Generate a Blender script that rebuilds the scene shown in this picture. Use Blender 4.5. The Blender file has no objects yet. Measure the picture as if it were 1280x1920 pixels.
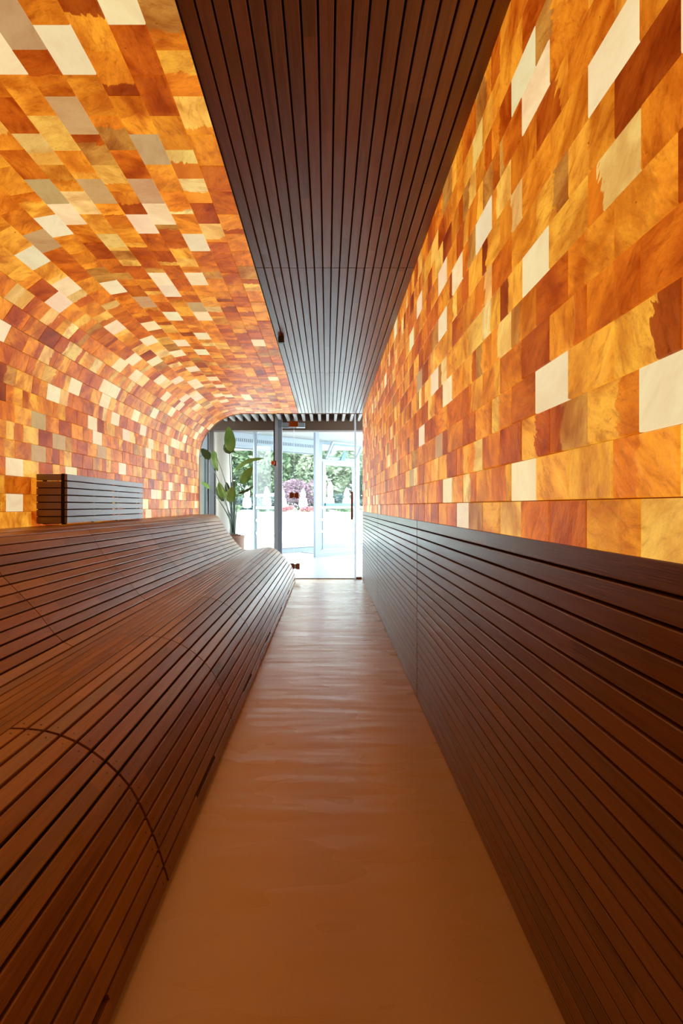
import bpy, math, random
from mathutils import Vector
import bmesh
random.seed(7)
C = bpy.context.scene.collection
S = bpy.context.scene

# ---------------------------------------------------------------- camera
cam = bpy.data.objects.new('camera', bpy.data.cameras.new('camera')); C.objects.link(cam)
cam.location = (0, 0, 1.1); cam.rotation_euler = (math.pi/2, 0, 0)
cam.data.sensor_fit = 'HORIZONTAL'; cam.data.sensor_width = 36
cam.data.lens = 36*1000/1280
cam.data.shift_x = 29/1280; cam.data.shift_y = -11.5/1280
cam.data.clip_start = .02
S.camera = cam
# ---------------------------------------------------------------- world, exposure
S.view_settings.view_transform = 'Standard'; S.view_settings.look = 'None'
S.view_settings.gamma = 1; S.view_settings.use_curve_mapping = False
S.view_settings.exposure = 0.0
WORLD = 9.2; SALT = .98
wd = bpy.data.worlds.new('sky'); S.world = wd; wd.use_nodes = True
bg = wd.node_tree.nodes['Background']; bg.inputs[0].default_value = (.86, .95, 1, 1); bg.inputs[1].default_value = WORLD
S.cycles.max_bounces = 10; S.cycles.transparent_max_bounces = 24
sun = bpy.data.objects.new('sun', bpy.data.lights.new('sun', 'SUN')); C.objects.link(sun)
sun.data.energy = 1.5; sun.data.angle = .05; sun.data.color = (1, .97, .9)
sun.rotation_euler = (math.radians(38), math.radians(25), 0)

# ---------------------------------------------------------------- materials
def newmat(n):
    m = bpy.data.materials.new(n); m.use_nodes = True
    return m, m.node_tree, m.node_tree.nodes['Principled BSDF']
def nd(t, k, **kw):
    n = t.nodes.new(k)
    for a, v in kw.items(): setattr(n, a, v)
    return n
def simple(name, col, rough=.5, metal=0, bump=0, scale=40, var=.0):
    m, t, p = newmat(name)
    p.inputs['Roughness'].default_value = rough; p.inputs['Metallic'].default_value = metal
    tc = nd(t, 'ShaderNodeTexCoord'); nz = nd(t, 'ShaderNodeTexNoise'); nz.inputs['Scale'].default_value = scale
    nz.inputs['Detail'].default_value = 4
    t.links.new(tc.outputs['Object'], nz.inputs['Vector'])
    mx = nd(t, 'ShaderNodeMix', data_type='RGBA')
    d = [max(0, c*(1-var)) for c in col]; u = [min(1, c*(1+var)) for c in col]
    mx.inputs[6].default_value = (*d, 1); mx.inputs[7].default_value = (*u, 1)
    t.links.new(nz.outputs['Fac'], mx.inputs[0]); t.links.new(mx.outputs[2], p.inputs['Base Color'])
    if bump:
        b = nd(t, 'ShaderNodeBump'); b.inputs['Strength'].default_value = bump; b.inputs['Distance'].default_value = .01
        t.links.new(nz.outputs['Fac'], b.inputs['Height']); t.links.new(b.outputs[0], p.inputs['Normal'])
    return m

def wood(name, dark, light, rough=.36, seg=1.6):
    m, t, p = newmat(name); L = t.links.new
    tc = nd(t, 'ShaderNodeUVMap'); tc.uv_map = 'UVMap'
    at = nd(t, 'ShaderNodeAttribute', attribute_name='rnd')
    mp = nd(t, 'ShaderNodeMapping'); mp.inputs['Scale'].default_value = (2.2, 46, 1); L(tc.outputs[0], mp.inputs[0])
    wv = nd(t, 'ShaderNodeTexNoise'); wv.inputs['Scale'].default_value = 1; wv.inputs['Detail'].default_value = 6
    wv.inputs['Roughness'].default_value = .6; wv.inputs['Distortion'].default_value = 1.2
    L(mp.outputs[0], wv.inputs['Vector'])
    mp2 = nd(t, 'ShaderNodeMapping'); mp2.inputs['Scale'].default_value = (9, 380, 1); L(tc.outputs[0], mp2.inputs[0])
    fi = nd(t, 'ShaderNodeTexNoise'); fi.inputs['Scale'].default_value = 1; fi.inputs['Detail'].default_value = 3
    L(mp2.outputs[0], fi.inputs['Vector'])
    # boards butt end to end: a tone per board
    sx = nd(t, 'ShaderNodeSeparateXYZ'); L(tc.outputs[0], sx.inputs[0])
    m1 = nd(t, 'ShaderNodeMath', operation='MULTIPLY'); m1.inputs[1].default_value = seg; L(sx.outputs[0], m1.inputs[0])
    m3 = nd(t, 'ShaderNodeMath', operation='FLOOR'); L(m1.outputs[0], m3.inputs[0])
    cb = nd(t, 'ShaderNodeCombineXYZ'); L(m3.outputs[0], cb.inputs[0]); L(at.outputs['Fac'], cb.inputs[1])
    wn = nd(t, 'ShaderNodeTexWhiteNoise', noise_dimensions='2D'); L(cb.outputs[0], wn.inputs['Vector'])
    a1 = nd(t, 'ShaderNodeMath', operation='MULTIPLY_ADD'); a1.inputs[1].default_value = .36; L(wn.outputs['Value'], a1.inputs[0])
    a2 = nd(t, 'ShaderNodeMath', operation='MULTIPLY'); a2.inputs[1].default_value = .95; L(wv.outputs['Fac'], a2.inputs[0])
    L(a2.outputs[0], a1.inputs[2])
    a3 = nd(t, 'ShaderNodeMath', operation='MULTIPLY_ADD'); a3.inputs[1].default_value = .5; L(fi.outputs['Fac'], a3.inputs[0])
    L(a1.outputs[0], a3.inputs[2])
    a4 = nd(t, 'ShaderNodeMath', operation='SUBTRACT'); a4.inputs[1].default_value = .40; L(a3.outputs[0], a4.inputs[0])
    mx = nd(t, 'ShaderNodeMix', data_type='RGBA'); mx.inputs[6].default_value = (*dark, 1); mx.inputs[7].default_value = (*light, 1)
    L(a4.outputs[0], mx.inputs[0]); L(mx.outputs[2], p.inputs['Base Color'])
    r = nd(t, 'ShaderNodeMath', operation='MULTIPLY_ADD'); r.inputs[1].default_value = .16; r.inputs[2].default_value = rough-.06
    L(wv.outputs['Fac'], r.inputs[0]); L(r.outputs[0], p.inputs['Roughness'])
    b = nd(t, 'ShaderNodeBump'); b.inputs['Strength'].default_value = .25; b.inputs['Distance'].default_value = .002
    L(fi.outputs['Fac'], b.inputs['Height']); L(b.outputs[0], p.inputs['Normal'])
    p.inputs['Specular IOR Level'].default_value = .7
    return m

def salt_mat():
    m, t, p = newmat('backlit_salt'); L = t.links.new
    at = nd(t, 'ShaderNodeAttribute', attribute_name='tile')      # stone colour of each block
    rn = nd(t, 'ShaderNodeAttribute', attribute_name='vary')      # r: how marbled, g: random
    uv = nd(t, 'ShaderNodeUVMap'); uv.uv_map = 'UVMap'
    sep = nd(t, 'ShaderNodeSeparateColor'); L(rn.outputs['Color'], sep.inputs[0])
    off = nd(t, 'ShaderNodeCombineXYZ')
    o1 = nd(t, 'ShaderNodeMath', operation='MULTIPLY'); o1.inputs[1].default_value = 57; L(sep.outputs[1], o1.inputs[0])
    L(o1.outputs[0], off.inputs[2])
    ad = nd(t, 'ShaderNodeVectorMath', operation='ADD'); L(uv.outputs[0], ad.inputs[0]); L(off.outputs[0], ad.inputs[1])
    def noise(sc, det, dist, ro=.5, sx=1, sy=1):
        mp = nd(t, 'ShaderNodeMapping'); mp.inputs['Scale'].default_value = (sx, sy, 1); L(ad.outputs[0], mp.inputs[0])
        n = nd(t, 'ShaderNodeTexNoise'); n.inputs['Scale'].default_value = sc; n.inputs['Detail'].default_value = det
        n.inputs['Distortion'].default_value = dist; n.inputs['Roughness'].default_value = ro
        L(mp.outputs[0], n.inputs['Vector']); return n
    rot = nd(t, 'ShaderNodeVectorRotate', rotation_type='Z_AXIS'); ra = nd(t, 'ShaderNodeMath', operation='MULTIPLY'); ra.inputs[1].default_value = 23
    L(sep.outputs[1], ra.inputs[0]); L(ra.outputs[0], rot.inputs['Angle']); L(ad.outputs[0], rot.inputs['Vector'])
    def noise(sc, det, dist, ro=.5, sx=1, sy=1):
        mp = nd(t, 'ShaderNodeMapping'); mp.inputs['Scale'].default_value = (sx, sy, 1); L(rot.outputs[0], mp.inputs[0])
        n = nd(t, 'ShaderNodeTexNoise'); n.inputs['Scale'].default_value = sc; n.inputs['Detail'].default_value = det
        n.inputs['Distortion'].default_value = dist; n.inputs['Roughness'].default_value = ro
        L(mp.outputs[0], n.inputs['Vector']); return n
    big = noise(6, 3, .5, .5, 1, 1.5); mid = noise(16, 6, .7, .62, 1, 2.6); fine = noise(110, 5, .3, .75, 1, 1.6); spot = noise(60, 2, .6)
    def ramp(n, a, b, c0=0., c1=1.):
        r = nd(t, 'ShaderNodeMapRange', interpolation_type='SMOOTHSTEP'); r.inputs[1].default_value = a; r.inputs[2].default_value = b
        r.inputs[3].default_value = c0; r.inputs[4].default_value = c1; L(n, r.inputs[0]); return r.outputs[0]
    def mth(op, a, b, c=None):
        x = nd(t, 'ShaderNodeMath', operation=op)
        for i, q in enumerate((a, b) if c is None else (a, b, c)):
            if isinstance(q, (int, float)): x.inputs[i].default_value = q
            else: L(q, x.inputs[i])
        return x.outputs[0]
    mul = lambda a, b: mth('MULTIPLY', a, b)
    def tint(colsock, fac, mulcol):
        x = nd(t, 'ShaderNodeMix', data_type='RGBA', blend_type='MULTIPLY'); L(fac, x.inputs[0]); L(colsock, x.inputs[6])
        x.inputs[7].default_value = (*mulcol, 1); return x.outputs[2]
    # two stones of one course meet along a ragged break
    t2 = nd(t, 'ShaderNodeAttribute', attribute_name='tile2'); sp = nd(t, 'ShaderNodeAttribute', attribute_name='split')
    su = nd(t, 'ShaderNodeSeparateXYZ'); L(uv.outputs[0], su.inputs[0])
    dd = mth('SUBTRACT', su.outputs[0], sp.outputs['Fac'])
    dd = mth('ADD', dd, mul(mth('SUBTRACT', mid.outputs['Fac'], .5), .075))
    dd = mth('ADD', dd, mul(mth('SUBTRACT', big.outputs['Fac'], .5), .08))
    msk = ramp(dd, -.0015, .0045)
    cm = nd(t, 'ShaderNodeMix', data_type='RGBA'); L(msk, cm.inputs[0]); L(at.outputs['Color'], cm.inputs[6]); L(t2.outputs['Color'], cm.inputs[7])
    c = cm.outputs[2]
    V = sep.outputs[0]
    c = tint(c, mul(ramp(big.outputs['Fac'], .44, .72), V), (.66, .44, .26))
    c = tint(c, mul(ramp(big.outputs['Fac'], .56, .30), V), (1.2, 1.44, 1.5))
    c = tint(c, mul(ramp(mid.outputs['Fac'], .48, .74), V), (.68, .53, .40))
    c = tint(c, mul(ramp(mid.outputs['Fac'], .50, .28), V), (1.1, 1.2, 1.2))
    c = tint(c, mul(ramp(spot.outputs['Fac'], .72, .80), V), (.4, .26, .18))
    c = tint(c, mul(ramp(fine.outputs['Fac'], .35, .75), V), (.80, .74, .68))
    L(c, p.inputs['Emission Color']); p.inputs['Emission Strength'].default_value = SALT
    dk = nd(t, 'ShaderNodeMix', data_type='RGBA', blend_type='MULTIPLY'); dk.inputs[0].default_value = 1
    L(c, dk.inputs[6]); dk.inputs[7].default_value = (.07, .07, .07, 1); L(dk.outputs[2], p.inputs['Base Color'])
    p.inputs['Roughness'].default_value = .42; p.inputs['Specular IOR Level'].default_value = .22
    b = nd(t, 'ShaderNodeBump'); b.inputs['Strength'].default_value = .5; b.inputs['Distance'].default_value = .006
    L(mid.outputs['Fac'], b.inputs['Height']); L(b.outputs[0], p.inputs['Normal'])
    return m

def floor_mat():
    m, t, p = newmat('poured_floor'); L = t.links.new
    tc = nd(t, 'ShaderNodeTexCoord')
    def nz(sx, sy, sc, det, dist=0.):
        mp = nd(t, 'ShaderNodeMapping'); mp.inputs['Scale'].default_value = (sx, sy, 1); L(tc.outputs['Object'], mp.inputs[0])
        n = nd(t, 'ShaderNodeTexNoise'); n.inputs['Scale'].default_value = sc; n.inputs['Detail'].default_value = det; n.inputs['Distortion'].default_value = dist
        L(mp.outputs[0], n.inputs['Vector']); return n
    n = nz(.9, 2.6, 2.0, 2); w = nz(.7, 3.4, 2.4, 1.5); f = nz(1, 1, 240, 2)
    mx = nd(t, 'ShaderNodeMix', data_type='RGBA'); mx.inputs[6].default_value = (.69, .52, .33, 1); mx.inputs[7].default_value = (.77, .59, .38, 1)
    L(n.outputs['Fac'], mx.inputs[0])
    m2 = nd(t, 'ShaderNodeMix', data_type='RGBA', blend_type='MULTIPLY'); m2.inputs[7].default_value = (.88, .85, .80, 1)
    L(f.outputs['Fac'], m2.inputs[0]); L(mx.outputs[2], m2.inputs[6]); L(m2.outputs[2], p.inputs['Base Color'])
    r = nd(t, 'ShaderNodeMath', operation='MULTIPLY_ADD'); r.inputs[1].default_value = .22; r.inputs[2].default_value = .17
    L(n.outputs['Fac'], r.inputs[0]); L(r.outputs[0], p.inputs['Roughness'])
    b = nd(t, 'ShaderNodeBump'); b.inputs['Strength'].default_value = .36; b.inputs['Distance'].default_value = .02
    L(w.outputs['Fac'], b.inputs['Height']); L(b.outputs[0], p.inputs['Normal'])
    return m

def glass_mat(name='clear_glass', tint=(.97, .99, .99), refl=.05):
    m, t, p = newmat(name); L = t.links.new; t.nodes.remove(p)
    tr = nd(t, 'ShaderNodeBsdfTransparent'); tr.inputs[0].default_value = (*tint, 1)
    gl = nd(t, 'ShaderNodeBsdfGlossy'); gl.inputs['Roughness'].default_value = .02
    fr = nd(t, 'ShaderNodeFresnel'); fr.inputs[0].default_value = 1.16
    ge = nd(t, 'ShaderNodeNewGeometry'); iv = nd(t, 'ShaderNodeMath', operation='SUBTRACT'); iv.inputs[0].default_value = 1; L(ge.outputs['Backfacing'], iv.inputs[1])
    ml = nd(t, 'ShaderNodeMath', operation='MULTIPLY'); L(fr.outputs[0], ml.inputs[0]); L(iv.outputs[0], ml.inputs[1])
    mx = nd(t, 'ShaderNodeMixShader'); L(ml.outputs[0], mx.inputs[0]); L(tr.outputs[0], mx.inputs[1]); L(gl.outputs[0], mx.inputs[2])
    L(mx.outputs[0], t.nodes['Material Output'].inputs[0])
    return m

def leafy(name, a, b, trans=.35, scale=1.2):
    m, t, p = newmat(name); L = t.links.new
    tc = nd(t, 'ShaderNodeTexCoord'); nz = nd(t, 'ShaderNodeTexNoise'); nz.inputs['Scale'].default_value = scale
    L(tc.outputs['Object'], nz.inputs['Vector'])
    r = nd(t, 'ShaderNodeMapRange'); r.inputs[1].default_value = .35; r.inputs[2].default_value = .65; L(nz.outputs['Fac'], r.inputs[0])
    mx = nd(t, 'ShaderNodeMix', data_type='RGBA'); mx.inputs[6].default_value = (*a, 1); mx.inputs[7].default_value = (*b, 1)
    L(r.outputs[0], mx.inputs[0]); L(mx.outputs[2], p.inputs['Base Color']); p.inputs['Roughness'].default_value = .55
    tl = nd(t, 'ShaderNodeBsdfTranslucent'); L(mx.outputs[2], tl.inputs[0])
    ms = nd(t, 'ShaderNodeMixShader'); ms.inputs[0].default_value = trans
    L(p.outputs[0], ms.inputs[1]); L(tl.outputs[0], ms.inputs[2]); L(ms.outputs[0], t.nodes['Material Output'].inputs[0])
    return m

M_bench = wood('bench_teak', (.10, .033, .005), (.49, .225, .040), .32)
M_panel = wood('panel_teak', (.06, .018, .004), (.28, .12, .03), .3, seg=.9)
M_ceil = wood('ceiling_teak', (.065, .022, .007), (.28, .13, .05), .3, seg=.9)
M_box = wood('cover_teak', (.06, .024, .011), (.26, .13, .07), seg=.4)
M_beam = wood('beam_timber', (.040, .018, .009), (.13, .07, .04), rough=.6, seg=.3)
M_black = simple('gap_shade_black', (.004, .002, .0015), .95)  # near-black colour stands in for the shade between the slats
M_salt = salt_mat()
M_floor = floor_mat()
M_hall = simple('pale_hall_floor', (.36, .375, .39), .32, bump=.05, scale=4, var=.04)
M_glass = glass_mat()
M_white = simple('white_aluminium', (.31, .36, .41), .4, var=.02)
M_grey = simple('grey_aluminium', (.23, .265, .31), .4, var=.03)
M_dgrey = simple('dark_grey_metal', (.10, .13, .15), .4, var=.05)
M_plaster = simple('cream_plaster', (.68, .63, .55), .85, bump=.05, var=.03)
M_taupe = simple('taupe_plaster', (.30, .26, .22), .8, var=.04)
M_ceilw = simple('white_ceiling', (.40, .385, .36), .8, var=.02)
M_copper = simple('brushed_copper', (.26, .11, .07), .42, metal=.35, var=.12, scale=90)
M_copl = simple('pale_metal', (.75, .72, .70), .35, metal=.6)
M_blackm = simple('black_metal', (.018, .013, .012), .4)
def frost():
    m, t, p = newmat('frosted_white_band'); L = t.links.new; p.inputs['Base Color'].default_value = (.6, .63, .66, 1)
    a = nd(t, 'ShaderNodeBsdfTranslucent'); a.inputs[0].default_value = (.85, .9, .95, 1); x = nd(t, 'ShaderNodeMixShader'); x.inputs[0].default_value = .75
    L(p.outputs[0], x.inputs[1]); L(a.outputs[0], x.inputs[2]); L(x.outputs[0], t.nodes['Material Output'].inputs[0]); return m
M_frost = frost()
M_teal = simple('teal_grey_bar', (.10, .19, .21), .4)
M_mat = simple('entrance_mat', (.30, .32, .35), .95, bump=.4, scale=220, var=.2)
M_pot = simple('clay_pot', (.38, .25, .19), .75, bump=.1, scale=60, var=.1)
M_soil = simple('bark_mulch', (.13, .06, .035), .9, bump=1, scale=60, var=.5)
M_leaf = leafy('broad_leaf', (.20, .33, .07), (.34, .46, .14), .4, 4)
M_leafd = leafy('broad_leaf_dark', (.05, .07, .012), (.09, .13, .03), .25, 4)
M_leafp = leafy('broad_leaf_pale', (.33, .50, .16), (.42, .60, .22), .45, 4)
M_stem = simple('leaf_stalk', (.13, .19, .13), .5, var=.2)
M_cane = simple('dark_leaf_stalk', (.05, .085, .08), .5, var=.2)
M_render = simple('white_paving', (.86, .87, .88), .7, var=.03, scale=3)
M_grass = leafy('lawn', (.20, .27, .15), (.26, .30, .20), .1, 6)
M_cloth = simple('white_canvas', (.86, .86, .86), .8)
M_bark = simple('bark', (.16, .12, .09), .9, bump=.5, var=.3)
M_t1 = leafy('fresh_green_foliage', (0.122, 0.213, 0.114), (0.274, 0.350, 0.198), .35, .9)
M_t2 = leafy('deep_green_foliage', (0.084, 0.167, 0.114), (0.182, 0.266, 0.190), .3, .9)
M_t3 = leafy('pale_green_foliage', (0.243, 0.304, 0.198), (0.365, 0.410, 0.289), .35, .9)
M_t4 = leafy('plum_foliage', (0.213, 0.122, 0.167), (0.380, 0.258, 0.319), .35, 2)
M_t5 = leafy('pink_blossom', (0.532, 0.167, 0.198), (0.570, 0.319, 0.319), .3, 3)
M_hedge = leafy('dark_hedge_foliage', (0.068, 0.114, 0.122), (0.137, 0.190, 0.182), .2, 3)
M_screw = simple('screw_plug', (.10, .035, .012), .5)
M_lens = simple('dark_lens', (.10, .10, .11), .15)
M_red = simple('copper_red_ball', (.60, .13, .05), .35, var=.1)

# ---------------------------------------------------------------- mesh helpers
class MB:
    def __init__(s): s.v = []; s.f = []; s.uv = []; s.r = []; s.mi = []; s.sm = []
    def face(s, idx, uv=None, r=0., mi=0, smooth=False):
        s.f.append(idx); s.uv.append(uv or [(0, 0)]*len(idx)); s.r.append(r); s.mi.append(mi); s.sm.append(smooth)
    def box(s, x0, x1, y0, y1, z0, z1, mi=0, r=None, long='y', bev=0.):
        r = random.random() if r is None else r
        a = random.random()*50; b = random.random()*50
        if bev:
            bm = bmesh.new(); bmesh.ops.create_cube(bm, size=1)
            for v in bm.verts: v.co = Vector(((x0+x1)/2+v.co.x*(x1-x0), (y0+y1)/2+v.co.y*(y1-y0), (z0+z1)/2+v.co.z*(z1-z0)))
            bmesh.ops.bevel(bm, geom=bm.edges[:], offset=bev, segments=1, affect='EDGES')
            s.add_bm(bm, mi, r, long, a, b); return
        k = len(s.v)
        s.v += [(x, y, z) for z in (z0, z1) for y in (y0, y1) for x in (x0, x1)]
        for q in ((0, 2, 3, 1), (4, 5, 7, 6), (0, 1, 5, 4), (2, 6, 7, 3), (0, 4, 6, 2), (1, 3, 7, 5)):
            s.face([k+i for i in q], [s.mapuv(s.v[k+i], long, a, b) for i in q], r, mi)
    def mapuv(s, p, long, a, b):
        x, y, z = p
        if long == 'y': return (y+a, x+z+b)
        if long == 'x': return (x+a, y+z+b)
        return (z+a, x+y+b)
    def add_bm(s, bm, mi=0, r=0., long='y', a=0., b=0., smooth=False):
        bm.verts.ensure_lookup_table(); k = len(s.v)
        s.v += [tuple(v.co) for v in bm.verts]
        for f in bm.faces:
            i = [k+v.index for v in f.verts]; s.face(i, [s.mapuv(s.v[j], long, a, b) for j in i], r, mi, smooth)
        bm.free()
    def tube(s, pts, rad, n=10, mi=0, cap=True, smooth=True):
        pts = [Vector(p) for p in pts]; rad = rad if isinstance(rad, (list, tuple)) else [rad]*len(pts)
        k = len(s.v)
        for i, p in enumerate(pts):
            d = (pts[min(i+1, len(pts)-1)]-pts[max(i-1, 0)]).normalized()
            a = Vector((0, 0, 1)) if abs(d.z) < .9 else Vector((1, 0, 0))
            u = d.cross(a).normalized(); w = d.cross(u)
            for j in range(n):
                t = 2*math.pi*j/n; s.v.append(tuple(p+(u*math.cos(t)+w*math.sin(t))*rad[i]))
        for i in range(len(pts)-1):
            for j in range(n):
                q = [k+i*n+j, k+i*n+(j+1) % n, k+(i+1)*n+(j+1) % n, k+(i+1)*n+j]
                s.face(q, [(s.v[m][2], j/n) for m in q], .5, mi, smooth)
        if cap:
            s.face([k+j for j in range(n)][::-1], None, .5, mi); s.face([k+(len(pts)-1)*n+j for j in range(n)], None, .5, mi)
    def lathe(s, cx, cy, prof, n=32, mi=0):
        k = len(s.v)
        for r, z in prof:
            for j in range(n):
                t = 2*math.pi*j/n; s.v.append((cx+r*math.cos(t), cy+r*math.sin(t), z))
        for i in range(len(prof)-1):
            for j in range(n):
                s.face([k+i*n+j, k+i*n+(j+1) % n, k+(i+1)*n+(j+1) % n, k+(i+1)*n+j], None, .5, mi, True)
        if prof[0][0] > 1e-4: s.face([k+j for j in range(n)][::-1], None, .5, mi)
        if prof[-1][0] > 1e-4: s.face([k+(len(prof)-1)*n+j for j in range(n)], None, .5, mi)
    def sphere(s, c, r, mi=0, sub=2, sc=(1, 1, 1)):
        bm = bmesh.new(); bmesh.ops.create_icosphere(bm, subdivisions=sub, radius=r)
        for v in bm.verts: v.co = Vector((c[0]+v.co.x*sc[0], c[1]+v.co.y*sc[1], c[2]+v.co.z*sc[2]))
        s.add_bm(bm, mi, .5, smooth=True)
    def build(s, name, mats, parent=None, recalc=True, loc=None):
        me = bpy.data.meshes.new(name)
        v = s.v
        if loc is not None: v = [(a-loc[0], b-loc[1], c-loc[2]) for a, b, c in v]
        me.from_pydata(v, [], s.f)
        if not isinstance(mats, (list, tuple)): mats = [mats]
        for m in mats: me.materials.append(m)
        ul = me.uv_layers.new(name='UVMap')
        ul.data.foreach_set('uv', [c for f in s.uv for p in f for c in p])
        ca = me.attributes.new('rnd', 'FLOAT', 'FACE'); ca.data.foreach_set('value', s.r)
        me.polygons.foreach_set('material_index', s.mi); me.polygons.foreach_set('use_smooth', s.sm)
        if recalc:
            bm = bmesh.new(); bm.from_mesh(me); bmesh.ops.recalc_face_normals(bm, faces=bm.faces[:]); bm.to_mesh(me); bm.free()
        me.update()
        o = bpy.data.objects.new(name, me); C.objects.link(o)
        if loc is not None: o.location = loc
        if parent is not None:
            o.parent = parent
            o.location = Vector(loc if loc is not None else (0, 0, 0))-Vector(parent.location)
        return o
def tag(o, label=None, cat=None, group=None, kind=None):
    for k, v in (('label', label), ('category', cat), ('group', group), ('kind', kind)):
        if v: o[k] = v
    return o
def empty(name, loc, label, cat, group=None):
    o = bpy.data.objects.new(name, None); C.objects.link(o); o.location = loc; o.empty_display_size = .1
    return tag(o, label, cat, group)
def struct(o, label=None, cat=None): return tag(o, label, cat, None, 'structure')

XR = lambda Y: .499+.0058*Y        # the right-hand wall drifts outwards towards the glass
YN, YF = -.35, 8.0

def slat(mb, fn, a, b, Y0, Y1, nY=2, th=.018, ch=.0028, gap_in=0.):
    """board whose outer face runs between fn(a,Y) and fn(b,Y)"""
    r = random.random(); ou = random.random()*60; ov = random.random()*60
    k = len(mb.v); Ys = [Y0+(Y1-Y0)*i/(nY-1) for i in range(nY)]
    wid = None
    for Y in Ys:
        p = Vector(fn(a, Y)); q = Vector(fn(b, Y)); t = (q-p); w = t.length; t.normalize(); n = Vector((-t.y, t.x))
        wid = w if wid is None else wid
        for s_, d in ((0, -th), (0, -ch), (ch*.35, -ch*.35), (ch, 0), (w-ch, 0), (w-ch*.35, -ch*.35), (w, -ch), (w, -th)):
            c = p+t*s_+n*d; mb.v.append((c.x, Y, c.y))
    us = [0, th, th+ch*.6, th+ch*1.2, th+wid, th+wid+ch*.6, th+wid+ch*1.2, 2*th+wid, 2*th+2*wid]
    for i in range(nY-1):
        for j in range(8):
            m = (j+1) % 8
            q = [k+i*8+j, k+i*8+m, k+(i+1)*8+m, k+(i+1)*8+j]
            ya, yb = Ys[i]+ou, Ys[i+1]+ou
            mb.face(q, [(ya, us[j]+ov), (ya, us[j+1]+ov), (yb, us[j+1]+ov), (yb, us[j]+ov)], r)
    for e in (0, nY-1):
        q = [k+e*8+j for j in range(8)]
        mb.face(q, [(Ys[e]+ou+.01*j, us[j]+ov) for j in range(8)], r)

# ---------------------------------------------------------------- salt walls
VW = [(2.33,1.6),(2.16,1.65),(2.56,1.49),(1.79,2.58),(2.23,2.62),(2.46,2.81),(1.57,2.73),(2.12,3.28),(2.35,3.24),(1.79,3.31),(2.13,3.43),(1.47,3.35),(2.01,3.87),(1.14,3.07),(1.57,3.83),(1.79,4.05),(2.13,4.35),(1.91,4.51),(1.7,4.41),(2.02,4.88),(1.8,4.78),(1.47,4.45),(1.36,4.53),(1.58,4.74),(1.03,4.04),(0.92,3.76),(1.15,4.69),(1.47,5.19),(1.59,5.48),(1.8,5.34),(1.68,5.78),(1.36,5.64),(1.47,6.09),(1.59,6.43),(1.04,5.32),(1.16,5.79),(1.26,6.23),(0.93,4.86),(0.82,4.39),(0.71,4.48),(0.82,5.12),(0.94,5.57),(0.94,6.69),(1.05,7.11),(0.38,3.3),(0.17,3.3),(0.41,4.04),(0.5,5.01),(0.72,5.76),(0.72,6.48),(0.41,6.61),(0.3,5.95),(0.18,5.67),(0.19,6.37),(0.3,7.08)]
VC = [(1.99,2.06),(1.99,2.79),(1.57,3.28),(1.67,3.59),(1.36,3.07),(1.35,3.44),(1.48,4.82),(1.25,3.87),(1.14,3.59),(0.91,3.94),(1.27,4.97),(1.81,6.0),(1.38,6.7),(1.48,6.97),(1.05,6.45),(1.16,6.87),(1.28,7.33),(0.93,7.33),(0.51,5.95),(0.52,6.8),(0.62,7.36),(0.4,7.87),(2.55,2.21),(2.55,2.71)]
VD = [(2.45,2.06),(1.89,2.32),(2.12,2.33),(2.34,2.34),(1.68,2.65),(1.91,3.59),(2.25,3.68),(0.71,3.57),(0.6,3.85),(0.51,3.59),(0.6,4.57),(2.24,1.52),(2.21,1.85)]
RW = [(1.27,0.8),(1.38,1.21),(1.7,1.31),(2.03,1.76),(2.15,2.42),(1.93,2.41),(2.27,2.9),(1.72,2.61),(1.6,2.31),(2.07,3.3),(1.51,2.93),(1.17,1.38),(1.18,2.27),(1.06,1.99),(2.4,4.08),(2.26,4.74),(1.91,0.95),(2.24,1.41)]
RC = [(1.92,1.47),(1.82,1.76),(1.59,1.57),(1.29,1.83),(1.4,4.02),(2.22,4.08),(1.54,4.74),(1.81,5.19),(2.36,1.88),(1.71,0.94)]
RD = [(1.83,3.02),(1.39,2.48),(1.3,3.3)]

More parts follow.
